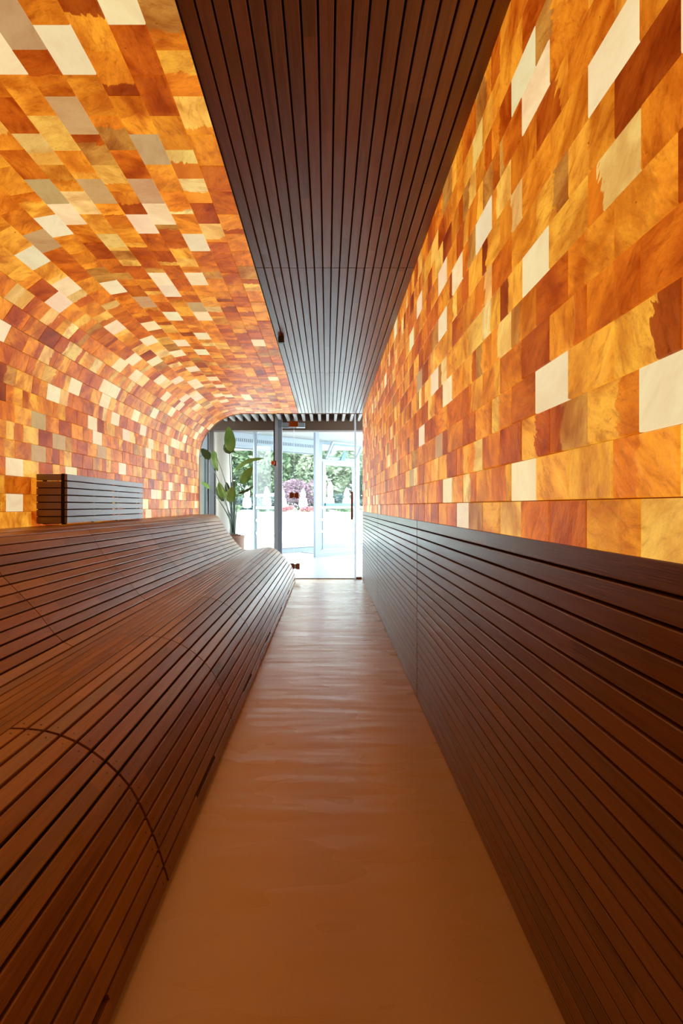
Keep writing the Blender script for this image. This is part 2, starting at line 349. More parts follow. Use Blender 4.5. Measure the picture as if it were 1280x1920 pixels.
def lin(c): return tuple(((x/255)/12.92 if x/255 <= .04045 else ((x/255+.055)/1.055)**2.4) for x in c)
PAL = [((162, 66, 12), .5, 1.0), ((190, 84, 15), 1.5, 1.), ((208, 102, 20), 2.0, 1.), ((224, 122, 26), 2.6, 1.), ((236, 142, 36), 2.6, .9),
       ((242, 162, 52), 1.9, .85), ((247, 184, 80), .9, .7), ((196, 128, 52), .7, .9), ((248, 206, 128), .35, .5)]
def stone(rg):
    c, w, va = rg.choices(PAL, weights=[p[1] for p in PAL])[0]
    b = rg.uniform(.88, 1.1)
    return tuple(x*b*q for x, q in zip(lin(c), (1, .94, .88))), va
def salt_wall(name, rows, pos, W, Cc, D, seed, length=.177, phase=(.944, .863)):
    """rows: list of (s0, s1, kind); pos(s, Y, depth) -> xyz"""
    rg = random.Random(seed); mb = MB(); cols = []; vary = []; col2 = []; spl = []
    for k, (s0, s1) in enumerate(rows):
        ph = phase[k % 2]; n0 = math.floor((YN-ph)/length)
        js = [YN]; y = ph+n0*length
        while y < YF:
            if y > YN+.03: js.append(y+rg.uniform(-.004, .004))
            y += length
        js.append(YF) if YF-js[-1] > .04 else js.__setitem__(-1, YF)
        cells = []
        for a, b in zip(js, js[1:]):
            col, va = stone(rg); hit = False
            for lst, c2, v2 in ((W, (252, 224, 172), .14), (Cc, (248, 192, 104), .45), (D, (206, 160, 104), .22)):
                for (s, Y) in lst:
                    if s0 <= s < s1 and a <= Y < b: col, va, hit = tuple(x*rg.uniform(.86, 1.0) for x in lin(c2)), v2, True
            if not hit and rg.random() < (.10 if a > 5.5 else .02): col, va, hit = lin((252, 216, 160)), .2, True
            c2, m = col, a-1
            if not hit and rg.random() < .55: m = a+(b-a)*rg.uniform(.2, .8); c2 = stone(rg)[0]
            elif hit and va > .3: m = a+(b-a)*rg.uniform(.4, .8); c2 = stone(rg)[0]
            cells.append((a, b, col, va, c2, m))
        for a, b, col, va, c2, msp in cells:
            d = rg.uniform(0, .002); g = .0011; bv = .003; rr = rg.random()
            k0 = len(mb.v)
            P4 = lambda q, dd: [pos(s0+q, a+q, dd), pos(s0+q, b-q, dd), pos(s1-q, b-q, dd), pos(s1-q, a+q, dd)]
            mb.v += P4(g, -.012)+P4(g, d-bv*.7)+P4(bv, d)
            uvs = [(a, s0), (b, s0), (b, s1), (a, s1)]
            def F(i, u): mb.face([k0+j for j in i], u, rr); cols.append(col); vary.append((va, rr)); col2.append(c2); spl.append(msp)
            F((8, 9, 10, 11), uvs)
            for l0 in (0, 4):
                for j in range(4):
                    m = (j+1) % 4; F((l0+j, l0+m, l0+4+m, l0+4+j), [uvs[j], uvs[m], uvs[m], uvs[j]])
    # dark mortar bed behind
    k0 = len(mb.v); n = len(rows)
    ss = [rows[0][0]]+[r[1] for r in rows]
    for s in ss: mb.v += [pos(s, YN, -.008), pos(s, YF, -.008)]
    for i in range(n):
        mb.face([k0+2*i, k0+2*i+1, k0+2*i+3, k0+2*i+2], None, 0, 1); cols.append((0, 0, 0)); vary.append((0, 0)); col2.append((0, 0, 0)); spl.append(0.)
    o = mb.build(name, [M_salt, simple('salt_joint', (.25, .1, .04), .9)], recalc=False)
    me = o.data
    a1 = me.attributes.new('tile', 'FLOAT_COLOR', 'FACE'); a1.data.foreach_set('color', [x for c in cols for x in (*c, 1)])
    a2 = me.attributes.new('vary', 'FLOAT_COLOR', 'FACE'); a2.data.foreach_set('color', [x for c in vary for x in (c[0], c[1], 0, 1)])
    a3 = me.attributes.new('tile2', 'FLOAT_COLOR', 'FACE'); a3.data.foreach_set('color', [x for c in col2 for x in (*c, 1)])
    a4 = me.attributes.new('split', 'FLOAT', 'FACE'); a4.data.foreach_set('value', spl)
    return struct(o)
# right wall
z0 = 1.1124; pr = .1056
rows = [(1.0, z0)]+[(z0+pr*i, z0+pr*(i+1)) for i in range(13)]
rows[-1] = (rows[-1][0], 2.50)
rights = salt_wall('wall_right', rows, lambda s, Y, d: (XR(Y)+.004-d, Y, s), RW, RC, RD, 11, phase=(.863, .944))
# left wall sweeping over into the ceiling
WX, RR, ZC, ZB, XE = -1.905, .685, 2.487, .955, -.41
L1 = ZC-RR-ZB; L2 = L1+RR*math.pi/2; LT = L2+(XE-(WX+RR))
def vault(s, Y, d):
    if s < L1: return (WX+d, Y, ZB+s)
    if s < L2:
        a = (s-L1)/RR; return (WX+RR-(RR-d)*math.cos(a), Y, ZC-RR+(RR-d)*math.sin(a))
    return (WX+RR+s-L2, Y, ZC-d)
nr = 25
salt_wall('wall_left', [(LT*i/nr, LT*(i+1)/nr) for i in range(nr)], vault, VW, VC, VD, 5, length=.182, phase=(.9, .99))

# ---------------------------------------------------------------- floor, shell
mb = MB(); mb.box(-2.0, .75, -.36, 8.03, -.1, 0); struct(mb.build('floor', M_floor))
mb = MB(); mb.box(-4, 3.0, 8.03, 15.9, -.1, 0)
hall_floor = struct(mb.build('floor', M_hall))
mb = MB(); mb.box(-2.2, .9, -.50, -.36, -.1, 2.7); struct(mb.build('wall_back', M_taupe))  # unseen end wall, moved up behind the camera to darken the foreground
mb = MB(); mb.box(-2.1, .9, -.36, 8.04, 2.56, 2.62); mb.box(-2.1, -2.0, -.36, 8.04, 0, 2.6)  # unseen roof and side walls, added to keep daylight from leaking in
mb.box(.66, .76, -.36, 8.04, 0, 2.6); struct(mb.build('trim_1', M_taupe))

# ---------------------------------------------------------------- slatted ceiling
cj = [-.35, .65, 3.103, 5.55, 8.0]
for i in range(4):
    y0, y1 = cj[i]+.003, cj[i+1]-.003
    mb = MB(); n = 19; fn = lambda f, Y: (XE+(XR(Y)+.002-XE)*f, 2.485)
    g = .0065/.915/2
    fn2 = lambda f, Y: (XE+(XR(Y)+.002-XE)*(1-f), 2.485)   # traversed right to left so the face looks down
    for k in range(n): slat(mb, fn2, k/n+g, (k+1)/n-(g if k < n-1 else 0), y0, y1, 3, .02, .002)
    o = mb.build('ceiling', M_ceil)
    struct(o)
mb = MB(); mb.box(XE, .58, -.35, 8.0, 2.507, 2.53); mb.box(XE-.0022, XE-.0006, -.35, 8.0, 2.478, 2.53); struct(mb.build('trim_2', M_black))

# ---------------------------------------------------------------- slatted dado on the right
wj = [-.35, .58, 3.03, 5.48, 8.0]; TOP = 1.018; nS = 22; pit = TOP/nS
for i in range(4):
    y0, y1 = wj[i]+.007, wj[i+1]-.007
    mb = MB()
    fn = lambda z, Y: (XR(Y), z)
    for k in range(nS):
        lo = max(.004, k*pit); hi = (k+1)*pit-.0055 if k < nS-1 else TOP
        slat(mb, fn, lo, hi, y0, y1, 3, .02, .0025)
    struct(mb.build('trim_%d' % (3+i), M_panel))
mb = MB(); k = len(mb.v)
mb.v += [(XR(-.35)+.022, -.35, 0), (XR(8)+.022, 8.0, 0), (XR(8)+.022, 8.0, TOP-.004), (XR(-.35)+.022, -.35, TOP-.004)]
mb.face([0, 1, 2, 3]); struct(mb.build('trim_7', M_black, recalc=False))

# ---------------------------------------------------------------- slatted bench
NEAR = [(-1.905,.966),(-1.70,.969),(-1.605,.967),(-1.555,.95),(-1.515,.905),(-1.485,.845),(-1.445,.785),(-1.36,.70),(-1.285,.62),(-1.215,.53),(-1.165,.487),(-1.10,.463),(-1.0,.455),(-.891,.459),(-.80,.45),(-.741,.429),(-.693,.406),(-.615,.346),(-.552,.271),(-.492,.139),(-.452,.012)]
FAR = [(-1.905,.975),(-1.70,.979),(-1.646,.975),(-1.59,.955),(-1.552,.915),(-1.50,.83),(-1.443,.737),(-1.38,.65),(-1.32,.575),(-1.264,.511),(-1.20,.465),(-1.12,.456),(-1.026,.466),(-.93,.488),(-.85,.498),(-.78,.487),(-.7176,.4565),(-.6115,.363),(-.56,.30),(-.507,.23),(-.4555,.1055),(-.441,.012)]
def dense(P, N=240):
    pts = []
    P = [Vector(p) for p in P]; E = [P[0]*2-P[1]]+P+[P[-1]*2-P[-2]]
    for i in range(1, len(E)-2):
        for j in range(12):
            t = j/12; a, b, c, d = E[i-1:i+3]
            pts.append(.5*((2*b)+(c-a)*t+(2*a-5*b+4*c-d)*t*t+(3*b-a-3*c+d)*t**3))
    pts.append(P[-1]); cum = [0]
    for a, b in zip(pts, pts[1:]): cum.append(cum[-1]+(b-a).length)
    out = []; k = 0
    for i in range(N+1):
        s = cum[-1]*i/N
        while k < len(cum)-2 and cum[k+1] < s: k += 1
        f = (s-cum[k])/max(1e-9, cum[k+1]-cum[k]); out.append(pts[k].lerp(pts[k+1], f))
    return out, cum[-1]
DN, LN = dense(NEAR); DF, LF = dense(FAR)
def bp(f, Y):
    t = min(1, max(0, (Y-2.4)/5.4))**1.2
    x = min(max(f, 0), 1)*240; i = min(239, int(x)); u = x-i
    p = DN[i].lerp(DN[i+1], u).lerp(DF[i].lerp(DF[i+1], u), t)
    return (p.x, p.y)
def f_at_x(X):
    return min(range(241), key=lambda i: abs(DN[i].x-X))/240
fh0, fh1 = f_at_x(-1.13), f_at_x(-.915)
def edges(f0, f1, pitch):
    n = max(1, round((f1-f0)*LN/pitch)); return [f0+(f1-f0)*i/n for i in range(n+1)]
eb, eh, es = edges(0, fh0, .05), edges(fh0, fh1, .036), edges(fh1, 1, .05)
bench = empty('bench', (-1.2, 3.6, 0), 'long wave-shaped teak slat bench with built-in backrest running along the glowing left wall', 'bench')
def section(name, ed, ya, yb, gap, slots=()):
    mb = MB(); g = gap*1.15/LN/2
    for k, (a, b) in enumerate(zip(ed, ed[1:])):
        if slots and k == len(ed)-2:
            ys = [ya]; 
            for s0, s1 in slots:
                if s0 > ya and s1 < yb: ys += [s0, s1]
            ys.append(yb)
            for i in range(len(ys)-1):
                slat(mb, bp, a+g+(.012/LN if i % 2 else 0), b-g, ys[i], ys[i+1], 3, .02)
        else: slat(mb, bp, a+g, b-g, ya, yb, 5, .02)
    for e, sg in ((ya, 1), (yb, -1)):          # screw heads beside the joints
        if e > 4.6 or name == 'seat_hollow' or e < .3: continue
        for a, b in zip(ed, ed[1:]):
            Y = e+sg*.028; p = Vector(bp((a+b)/2, Y)); q = Vector(bp(b, Y)); t = (q-p).normalized(); n = Vector((-t.y, t.x)); k = len(mb.v)
            for r_, h_ in ((.0028, .0004), (.0022, .0009)):
                for j in range(6):
                    w = math.pi*j/3; c = p+t*r_*math.cos(w)+n*h_; mb.v.append((c.x, Y+r_*math.sin(w), c.y))
            mb.face([k+6+j for j in range(6)], None, .5, 1)
            for j in range(6): mb.face([k+j, k+(j+1) % 6, k+6+(j+1) % 6, k+6+j], None, .5, 1)
    return mb.build(name, [M_bench, M_screw], bench)
BE = 7.8
bs = [-.34, .205, 1.295, 2.385, 3.475, 4.565, 5.655, 6.745, BE]
ss = [-.34, .447, 1.537, 2.627, 3.717, 4.807, 5.897, 6.987, BE]
slots = [(1.92+1.09*k, 2.23+1.09*k) for k in range(-2, 6)]
for a, b in zip(bs, bs[1:]): section('backrest', eb, a+.003, b-.003, .006)
for a, b in zip(ss, ss[1:]):
    near = .006 if abs(a-1.537) < .01 else .0032
    far = .006 if abs(b-1.537) < .01 else .0032
    section('seat', es, a+near, b-far, .0065, slots)
section('seat_hollow', eh, ss[0], BE, .0022)
# carcass below the slats, blackened to paint in the gap shade
mb = MB(); Ys = [ss[0]+.01+(BE-.02-ss[0])*i/8 for i in range(9)]; k = 0; m = 60
for Y in Ys:
    for j in range(m+1):
        f = j/m*.985; p = Vector(bp(f, Y)); q = Vector(bp(min(1, f+.01), Y)); t = (q-p).normalized() if (q-p).length > 1e-6 else Vector((.2, -1)).normalized()
        n = Vector((-t.y, t.x)); c = p-n*.021; mb.v.append((c.x, Y, c.y))
for i in range(8):
    for j in range(m): a = i*(m+1)+j; mb.face([a, a+1, a+m+2, a+m+1])
k = len(mb.v); Y = BE-.01
ring = [j+8*(m+1) for j in range(m+1)]
mb.v += [(mb.v[ring[-1]][0], Y, 0), (-1.905, Y, 0)]
mb.face(ring+[k, k+1])
k = len(mb.v); xb = bp(.985, 0)[0]-.02
mb.v += [(xb, ss[0], 0), (xb+.011, BE-.01, 0), (xb+.011, BE-.01, .06), (xb, ss[0], .06)]; mb.face([k, k+1, k+2, k+3])
mb.build('carcass', M_black, bench, recalc=False)

# ---------------------------------------------------------------- slatted cover box on the shelf
bx = empty('cover_box', (-1.8, 4.2, .975), 'dark slatted wooden cover box standing on the shelf behind the bench', 'box')
X0, X1, Y0, Y1, Z0, Z1 = -1.90, -1.70, 3.5, 4.955, .982, 1.312
n = 7; p = (Z1-Z0)/n
for k in range(n):
    a, b = Z0+k*p+.0028, Z0+(k+1)*p-.0028
    mb = MB(); mb.box(X1-.018, X1, Y0+.004, Y1, a, b, long='y', bev=.0015); mb.build('front_slat', M_box, bx)
    mb = MB(); mb.box(X0, X1-.038, Y0, Y0+.018, a, b, long='x', bev=.0015); mb.build('end_slat', M_box, bx)
    mb = MB(); mb.box(X0, X1-.02, Y1-.018, Y1, a, b, long='x', bev=.0015); mb.build('end_slat', M_box, bx)
mb = MB(); mb.box(X1-.037, X1-.019, Y0+.002, Y0+.035, Z0-.004, Z1, long='z'); mb.build('corner_post', M_black, bx)
for (x, y) in ((X1-.04, Y1-.04), (X0+.03, Y0+.02), (X0+.03, Y1-.04), (X1-.04, Y0+.9), (X1-.04, Y0+.45)):
    mb = MB(); mb.box(x, x+.02, y, y+.02, Z0-.004, Z1-.01, long='z'); mb.build('post', M_box, bx)
mb = MB(); mb.box(X1-.05, X1-.045, Y0+.04, Y0+.86, Z0, Z1-.02); mb.box(X1-.05, X1-.045, Y0+.93, Y1-.30, Z0+.14, Z1-.02); mb.box(X1-.05, X1-.045, Y1-.30, Y1-.045, Z0, Z1-.11); mb.box(X0, X1-.038, Y0+.0185, Y0+.022, Z0, Z1-.05); mb.build('gap_blackout', M_black, bx)  # dark panels added inside to stop light showing through the slat gaps
mb = MB()
for k in range(4): mb.box(X0, X1-.02, Y0+.02, Y1-.02, Z1-.014, Z1-.002, long='y') if k == 0 else None
mb.build('lid', M_box, bx)

# ---------------------------------------------------------------- little sensor on the ceiling
sn = empty('ceiling_sensor', (-.368, 4.38, 2.485), 'small black square sensor fixed under the slatted ceiling at its edge', 'sensor')
mb = MB(); mb.box(-.392, -.344, 4.36, 4.40, 2.437, 2.4845, bev=.004); mb.build('housing', M_blackm, sn)
for dx in (-.011, .011):
    for dz in (-.011, .011):
        mb = MB(); mb.tube([(-.368+dx, 4.361, 2.461+dz), (-.368+dx, 4.356, 2.461+dz)], .007, 12); mb.build('lens', M_lens, sn)

# ---------------------------------------------------------------- glass partition at the end of the room
YG = 8.03
def prism(mb, poly, y0, y1):
    k = len(mb.v); n = len(poly); mb.v += [(x, y0, z) for x, z in poly]+[(x, y1, z) for x, z in poly]
    mb.face([k+i for i in range(n)]); mb.face([k+n+i for i in range(n)][::-1])
    for i in range(n): j = (i+1) % n; mb.face([k+i, k+j, k+n+j, k+n+i])
XH = -.48
arc = [(WX+RR-RR*math.cos(a*math.pi/24), ZC-RR+RR*math.sin(a*math.pi/24)) for a in range(13)]
gp = empty('glass_partition', (-1.2, YG, 0), 'frameless fixed glass pane closing the arched end of the room', 'glass')
mb = MB(); prism(mb, [(WX, .012), (XH-.003, .012), (XH-.003, 2.484)]+[(x, z-.002) for x, z in arc[::-1]], YG-.005, YG+.005); mb.build('pane', M_glass, gp)
mb = MB(); mb.box(XH-.003, XH-.001, YG-.005, YG+.005, .012, 2.484); mb.build('edge', M_frost, gp)
dr = struct(empty('door_1', (-.03, YG, 0), 'clear frameless glass door with copper hinges and pull bar', 'door'))
mb = MB(); mb.box(XH+.002, .425, YG-.005, YG+.005, .018, 2.465); mb.build('pane', M_glass, dr)
mb = MB(); mb.box(.425, .431, YG-.006, YG+.006, .018, 2.465); mb.build('edge_strip', M_frost, dr)
pn = empty('side_glass', (.49, YG, 0), 'narrow fixed glass strip between the glass door and the right wall', 'glass')
mb = MB(); mb.box(.452, .543, YG-.005, YG+.005, .03, 2.48); mb.build('pane', M_glass, pn)
mb = MB(); mb.box(.434, .452, YG-.012, YG+.012, .0, 2.482); mb.build('seal_profile', M_frost, pn)
f = mb = MB(); mb.box(.452, .54, YG-.012, YG+.012, .0, .03, bev=.002); mb.build('floor_clamp', M_copper, pn)
def hinge(z, xc, notch=True):
    h = MB()
    for s in (-1, 1):
        a, b = sorted((xc+s*.002, xc+s*.07))
        if notch:
            w = .014
            c, d = sorted((xc+s*.002, xc+s*(.006+w)))
            e0, e1 = sorted((xc+s*(.006+w), xc+s*.07))
            h.box(e0, e1, YG-.022, YG+.022, z-.044, z+.044, bev=.002)
            h.box(c, d, YG-.022, YG+.022, z-.032, z+.032)
        else: h.box(a-.005 if s > 0 else a, b if s > 0 else b+.005, YG-.022, YG+.022, z-.044, z+.044, bev=.002)
    o = h.build('hinge', M_copper, dr)
    q = MB(); q.sphere((xc, YG-.024, z), .008); q.build('hinge_pin', M_copl, o)
hinge(2.33, -.487, False); hinge(1.257, -.478); hinge(.19, -.466)
mb = MB(); mb.box(.372, .404, YG-.055, YG-.035, .895, 1.312, bev=.005)
hd = mb.build('pull_bar', M_copper, dr)
mb = MB()
for z in (.95, 1.25): mb.tube([(.388, YG-.04, z), (.388, YG+.004, z)], .008)
mb.build('stand_off', M_copper, hd)
mb = MB(); mb.box(-1.9, .43, YG-.014, YG+.014, .0, .012); struct(mb.build('trim_8', M_white))
# arch rim of the tunnel
mb = MB(); o_ = [(WX, .96)]+arc+[(XE, ZC), (.545, 2.487)]; i_ = [(WX+.008, .96)]+[(WX+RR-(RR-.008)*math.cos(a*math.pi/24), ZC-RR+(RR-.008)*math.sin(a*math.pi/24)) for a in range(13)]+[(XE, ZC-.008), (.545, 2.479)]
for i in range(len(o_)-1): prism(mb, [o_[i], o_[i+1], i_[i+1], i_[i]], 8.0, 8.012)
struct(mb.build('trim_9', M_taupe))
# hanging rod
rd = empty('hanging_rod', (-.775, 7.99, 2.48), 'thin black rod hanging before the glass with a copper-red ball at its end', 'rod')
mb = MB(); mb.box(-.785, -.765, 7.98, 8.0, 1.77, 2.478, bev=.002); mb.build('rod', M_blackm, rd)
mb = MB(); mb.box(-.785, -.740, 7.975, 8.005, 1.70, 1.775, bev=.004); mb.build('end_block', M_copper, rd)
mb = MB(); mb.sphere((-.795, 7.975, 1.742), .032, sub=3); mb.build('ball', M_red, rd)

# ---------------------------------------------------------------- hall beyond the glass
def fz(): pass
mb = MB()   # unseen walls round the tunnel mouth, added to block light behind it
mb.box(-3.9, -1.925, 8.045, 8.12, 0, 3); mb.box(.56, 1.9, 8.045, 8.12, 0, 3); mb.box(-1.925, .56, 8.045, 8.12, 2.60, 3)
struct(mb.build('wall_front', M_plaster))
mb = MB(); mb.box(-3.9, 1.9, 9.6, 15.6, 2.72, 2.8); struct(mb.build('ceiling', M_ceilw))
mb = MB(); mb.box(-3.9, 1.9, 8.1, 9.6, 2.74, 2.8, long='x'); struct(mb.build('ceiling', M_beam))
# timber beam and pale battens
mb = MB(); mb.box(-3.4, 1.8, 9.40, 9.62, 2.432, 2.74, long='x', bev=.004); tag(mb.build('timber_beam', M_beam, loc=(-.8, 9.5, 2.43)), 'broad brown timber beam crossing beyond the glass door', 'beam')
b0 = None
for k in range(22):
    x = -2.30+k*.1368
    if b0 is None:
        mb = MB(); mb.box(x-.022, x+.022, 8.13, 9.398, 2.592, 2.70, long='y')
        b0 = mb.build('ceiling_batten', M_ceilw, loc=(x, 8.76, 2.64)); o = b0
    else:
        o = b0.copy(); C.objects.link(o); o.location.x = x
    tag(o, 'pale wooden batten under the ceiling beyond the glass, one of an even row', 'batten', 'pale battens above the glass door')

# facade runs diagonally: y = 13.4 + .85 x
U = Vector((1, .85, 0)).normalized(); NV = Vector((.85, -1, 0)).normalized()
def fac(x, z, d=0): q = Vector((x, 13.4+.85*x, z))+NV*d; return q      # d > 0 towards the hall
def fbox(mb, xa, xb, za, zb, da=-.03, db=.03, mi=0):
    k = len(mb.v)
    mb.v += [tuple(fac(x, z, d)) for z in (za, zb) for d in (da, db) for x in (xa, xb)]
    for q in ((0, 2, 3, 1), (4, 5, 7, 6), (0, 1, 5, 4), (2, 6, 7, 3), (0, 4, 6, 2), (1, 3, 7, 5)): mb.face([k+i for i in q], None, .5, mi)
def rect(mb, xa, xb, za, zb, w, wb=None, da=-.03, db=.03):
    wb = wb or w
    fbox(mb, xa, xa+w, za, zb, da, db); fbox(mb, xb-w, xb, za, zb, da, db)
    fbox(mb, xa+w, xb-w, zb-w, zb, da, db); fbox(mb, xa+w, xb-w, za, za+wb, da, db)
def fx(px): u = (px-611)/1000; return 13.4*u/(1-.85*u)     # where a sight line meets the facade
def fzv(px, py): x = fx(px); return 1.1+(948.5-py)/1000*(13.4+.85*x)
# band with grille above the windows
mb = MB(); fbox(mb, -3.0, fx(598), 2.43, 2.715, -.05, .05); band = tag(mb.build('grille_panel', M_white, loc=tuple(fac(-1.2, 2.43))), 'white panel with a row of vertical ventilation slots above the windows', 'vent')
x = fx(440); i = 0
while x < fx(586):
    mb = MB(); fbox(mb, x, x+.017, 2.515, 2.59, .048, .054)
    s_ = mb.build('slot', M_dgrey); s_.parent = band; s_.location = -Vector(band.location); x += .0385
def window(n, xa, xb, za, zb, label, w=.05):
    e = struct(empty('window_%d' % n, tuple(fac((xa+xb)/2, 0)), label, 'window'))
    mb = MB(); rect(mb, xa, xb, za, zb, w, .09); mb.build('frame', M_white, e)
    mb = MB(); fbox(mb, xa+w, xb-w, za+.09, zb-w, -.006, .006); mb.build('pane', M_glass, e)
    mb = MB(); fbox(mb, xa+w, xb-w, zb-w-.022, zb-w, -.02, .036); fbox(mb, xa+w, xb-w, za+.09, za+.105, -.02, .036); mb.build('gasket', M_dgrey, e)
    return e
window(1, fx(426), fx(521), .0, 2.43, 'tall white-framed window pane beside the potted plant')
window(2, fx(521), fx(598), .0, 2.43, 'tall white-framed window in the middle looking onto the plum tree')
# entrance door in the facade with its fanlight
de = struct(empty('door_2', tuple(fac(.3, 0)), 'white-framed glazed outside door with a grey push bar', 'door'))
xa, xb = fx(598), fx(669)
mb = MB(); fbox(mb, xa, xa+.06, 0, 2.72); fbox(mb, xb-.05, xb, 0, 2.72); fbox(mb, xa+.06, xb-.05, 2.63, 2.72); fbox(mb, xa+.06, xb-.05, 2.20, 2.27); mb.build('frame', M_white, de)
mb = MB(); rect(mb, xa+.06, xb-.05, .02, 2.20, .075, .13, -.02, .05); leaf = mb.build('door_leaf', M_white, de)
mb = MB(); fbox(mb, xa+.135, xb-.125, .15, 2.125, -.004, .004); mb.build('pane', M_glass, leaf)
mb = MB(); fbox(mb, xa+.10, xb-.09, 1.085, 1.165, .06, .11); mb.build('push_bar', M_teal, de)
# tilted fanlight
fl = struct(empty('window_3', tuple(fac((xa+xb)/2, 2.27)), 'small white fanlight tilted open above the outside door', 'window'))
def tilt(mb, xa, xb, za, zb, da, db):
    k = len(mb.v); zp = 2.29
    for z in (za, zb):
        for d in (da, db):
            for x in (xa, xb): mb.v.append(tuple(fac(x, zp+(z-zp)*.92-(d*.3), d+.05+(z-zp)*.62)))
    for q in ((0, 2, 3, 1), (4, 5, 7, 6), (0, 1, 5, 4), (2, 6, 7, 3), (0, 4, 6, 2), (1, 3, 7, 5)): mb.face([k+i for i in q])
ta, tb = xa+.10, xb-.07
mb = MB(); 
for a, b, c, d in ((ta, ta+.05, 2.29, 2.72), (tb-.05, tb, 2.29, 2.72), (ta+.05, tb-.05, 2.67, 2.72), (ta+.05, tb-.05, 2.29, 2.335)): tilt(mb, a, b, c, d, 0, .05)
mb.build('sash', M_white, fl)
mb = MB()
for a, b, c, d in ((ta+.045, ta+.062, 2.33, 2.675), (tb-.062, tb-.045, 2.33, 2.675), (ta+.05, tb-.05, 2.66, 2.677), (ta+.05, tb-.05, 2.33, 2.347)): tilt(mb, a, b, c, d, .04, .056)
mb.build('gasket', M_teal, fl)
mb = MB(); tilt(mb, ta+.05, tb-.05, 2.335, 2.67, .02, .03); mb.build('pane', M_glass, fl)
mb = MB(); tilt(mb, (ta+tb)/2-.05, (ta+tb)/2+.05, 2.28, 2.50, .05, .08); mb.build('closer_plate', M_teal, fl)
window(4, fx(669), fx(669)+.9, .0, 2.72, 'white-framed window beside the outside door, half hidden by the right wall')
# mat inside the door
mb = MB(); k = len(mb.v)
for (u, w) in ((-.75, .25), (.95, .25), (.95, 1.25), (-.75, 1.25)):
    q = Vector((u, 13.4+.85*u, .002))+NV*w; mb.v += [tuple(q), (q.x, q.y, .014)]
mb.face([0, 2, 4, 6]); mb.face([1, 3, 5, 7])
for i in range(4): j = (i+1) % 4; mb.face([2*i, 2*j, 2*j+1, 2*i+1])
tag(mb.build('door_mat', M_mat, loc=tuple(fac(.1, 0, .7))), 'grey mat lying inside the white outside door', 'mat')

# glazed draught screens: posts, rails, frosted bands
def screen(name, A, B, z1, label, bands, railtop=True, postA=.1, postB=.05, zbase=.0):
    A = Vector((*A, 0)); B = Vector((*B, 0)); d = (B-A); ln = d.length; d.normalize(); nn = Vector((d.y, -d.x, 0))
    e = empty(name, tuple((A+B)/2), label, 'glass screen')
    def bb(s0, s1, za, zb, t, mat, nm):
        mb = MB(); k = 0
        mb.v += [tuple(A+d*s_+nn*q+Vector((0, 0, z))) for z in (za, zb) for q in (-t, t) for s_ in (s0, s1)]
        for q in ((0, 2, 3, 1), (4, 5, 7, 6), (0, 1, 5, 4), (2, 6, 7, 3), (0, 4, 6, 2), (1, 3, 7, 5)): mb.face([i for i in q])
        return mb.build(nm, mat, e)
    bb(0, postA, 0, z1, .03, M_grey, 'post')
    bb(ln-postB, ln, 0, z1, .03, M_white, 'post')
    bb(postA, ln-postB, .0, .075, .025, M_grey, 'bottom_rail')
    if railtop: bb(postA, ln-postB, z1-.09, z1, .025, M_white, 'top_rail')
    p_ = bb(postA, ln-postB, .075, z1-(.09 if railtop else 0), .005, M_glass, 'pane')
    for (c, h) in bands:
        mb = MB(); mb.v += [tuple(A+d*s_+nn*q+Vector((0, 0, z))) for z in (c-h/2, c+h/2) for q in (-.0065, .0065) for s_ in (postA, ln-postB)]
        for q in ((0, 2, 3, 1), (4, 5, 7, 6), (0, 1, 5, 4), (2, 6, 7, 3), (0, 4, 6, 2), (1, 3, 7, 5)): mb.face([i for i in q])
        o = mb.build('frosted_band', M_frost, e)
    return e
screen('glass_screen', (-.245, 11.4), (1.75, 13.4), 2.67, 'glass draught screen on a grey post with frosted bands, in front of the outside door', [(1.066, .055), (.804, .055), (.547, .055)], False, .11, .05)
e = screen('glass_screen', (-.83, 9.33), (-1.40, 10.45), 2.60, 'open white-framed glass door leaf with frosted bands beside the potted plant', [(1.30, .055), (1.066, .055), (.82, .055), (.565, .055)], True, .05, .075)
mb = MB(); mb.box(-.895, -.835, 9.2, 9.32, 0, 2.74); mb.box(-.835, -.76, 9.22, 9.30, 0, 2.74, 1)
tag(mb.build('door_post', [M_white, M_grey], loc=(-.83, 9.26, 0)), 'tall white and grey aluminium post rising to the battens', 'post')
mb = MB(); mb.box(-.755, -.36, 9.10, 9.2, 2.44, 2.52, bev=.004); mb.box(-.74, -.5, 9.08, 9.1, 2.425, 2.44)
tag(mb.build('door_closer', M_grey, loc=(-.55, 9.15, 2.44)), 'flat grey door closer box under the timber beam', 'door closer')

# left side of the hall
mb = MB(); mb.lathe(-2.02, 10.3, [(.20, 0), (.20, 2.72)], 40)
tag(mb.build('round_column', M_plaster, loc=(-2.02, 10.3, 0)), 'thick cream plastered round column behind the potted plant', 'column')
mb = MB(); mb.box(-2.45, -2.05, 9.75, 9.85, 0, 2.74); tag(mb.build('wall_pier', M_taupe, loc=(-2.25, 9.8, 0)), 'taupe plastered pier beside the round column', 'pier')
e = struct(empty('window_5', (-2.5, 9.5, 0), 'white and grey framed side window left of the sliding door', 'window'))
mb = MB()
for a, b in ((-3.0, -2.95), (-2.145, -2.09)): mb.box(a, b, 9.46, 9.54, 0, 2.74)
mb.box(-2.95, -2.145, 9.46, 9.54, 1.98, 2.74); mb.box(-2.95, -2.145, 9.46, 9.54, 0, .1); mb.build('frame', M_white, e)
mb = MB(); mb.box(-2.95, -2.145, 9.495, 9.505, .1, 1.98); mb.build('pane', M_glass, e)
mb = MB(); mb.box(-2.16, -2.145, 9.44, 9.46, 0, 1.98); mb.box(-2.95, -2.2, 9.44, 9.46, 1.965, 1.985); mb.build('gasket', M_teal, e)
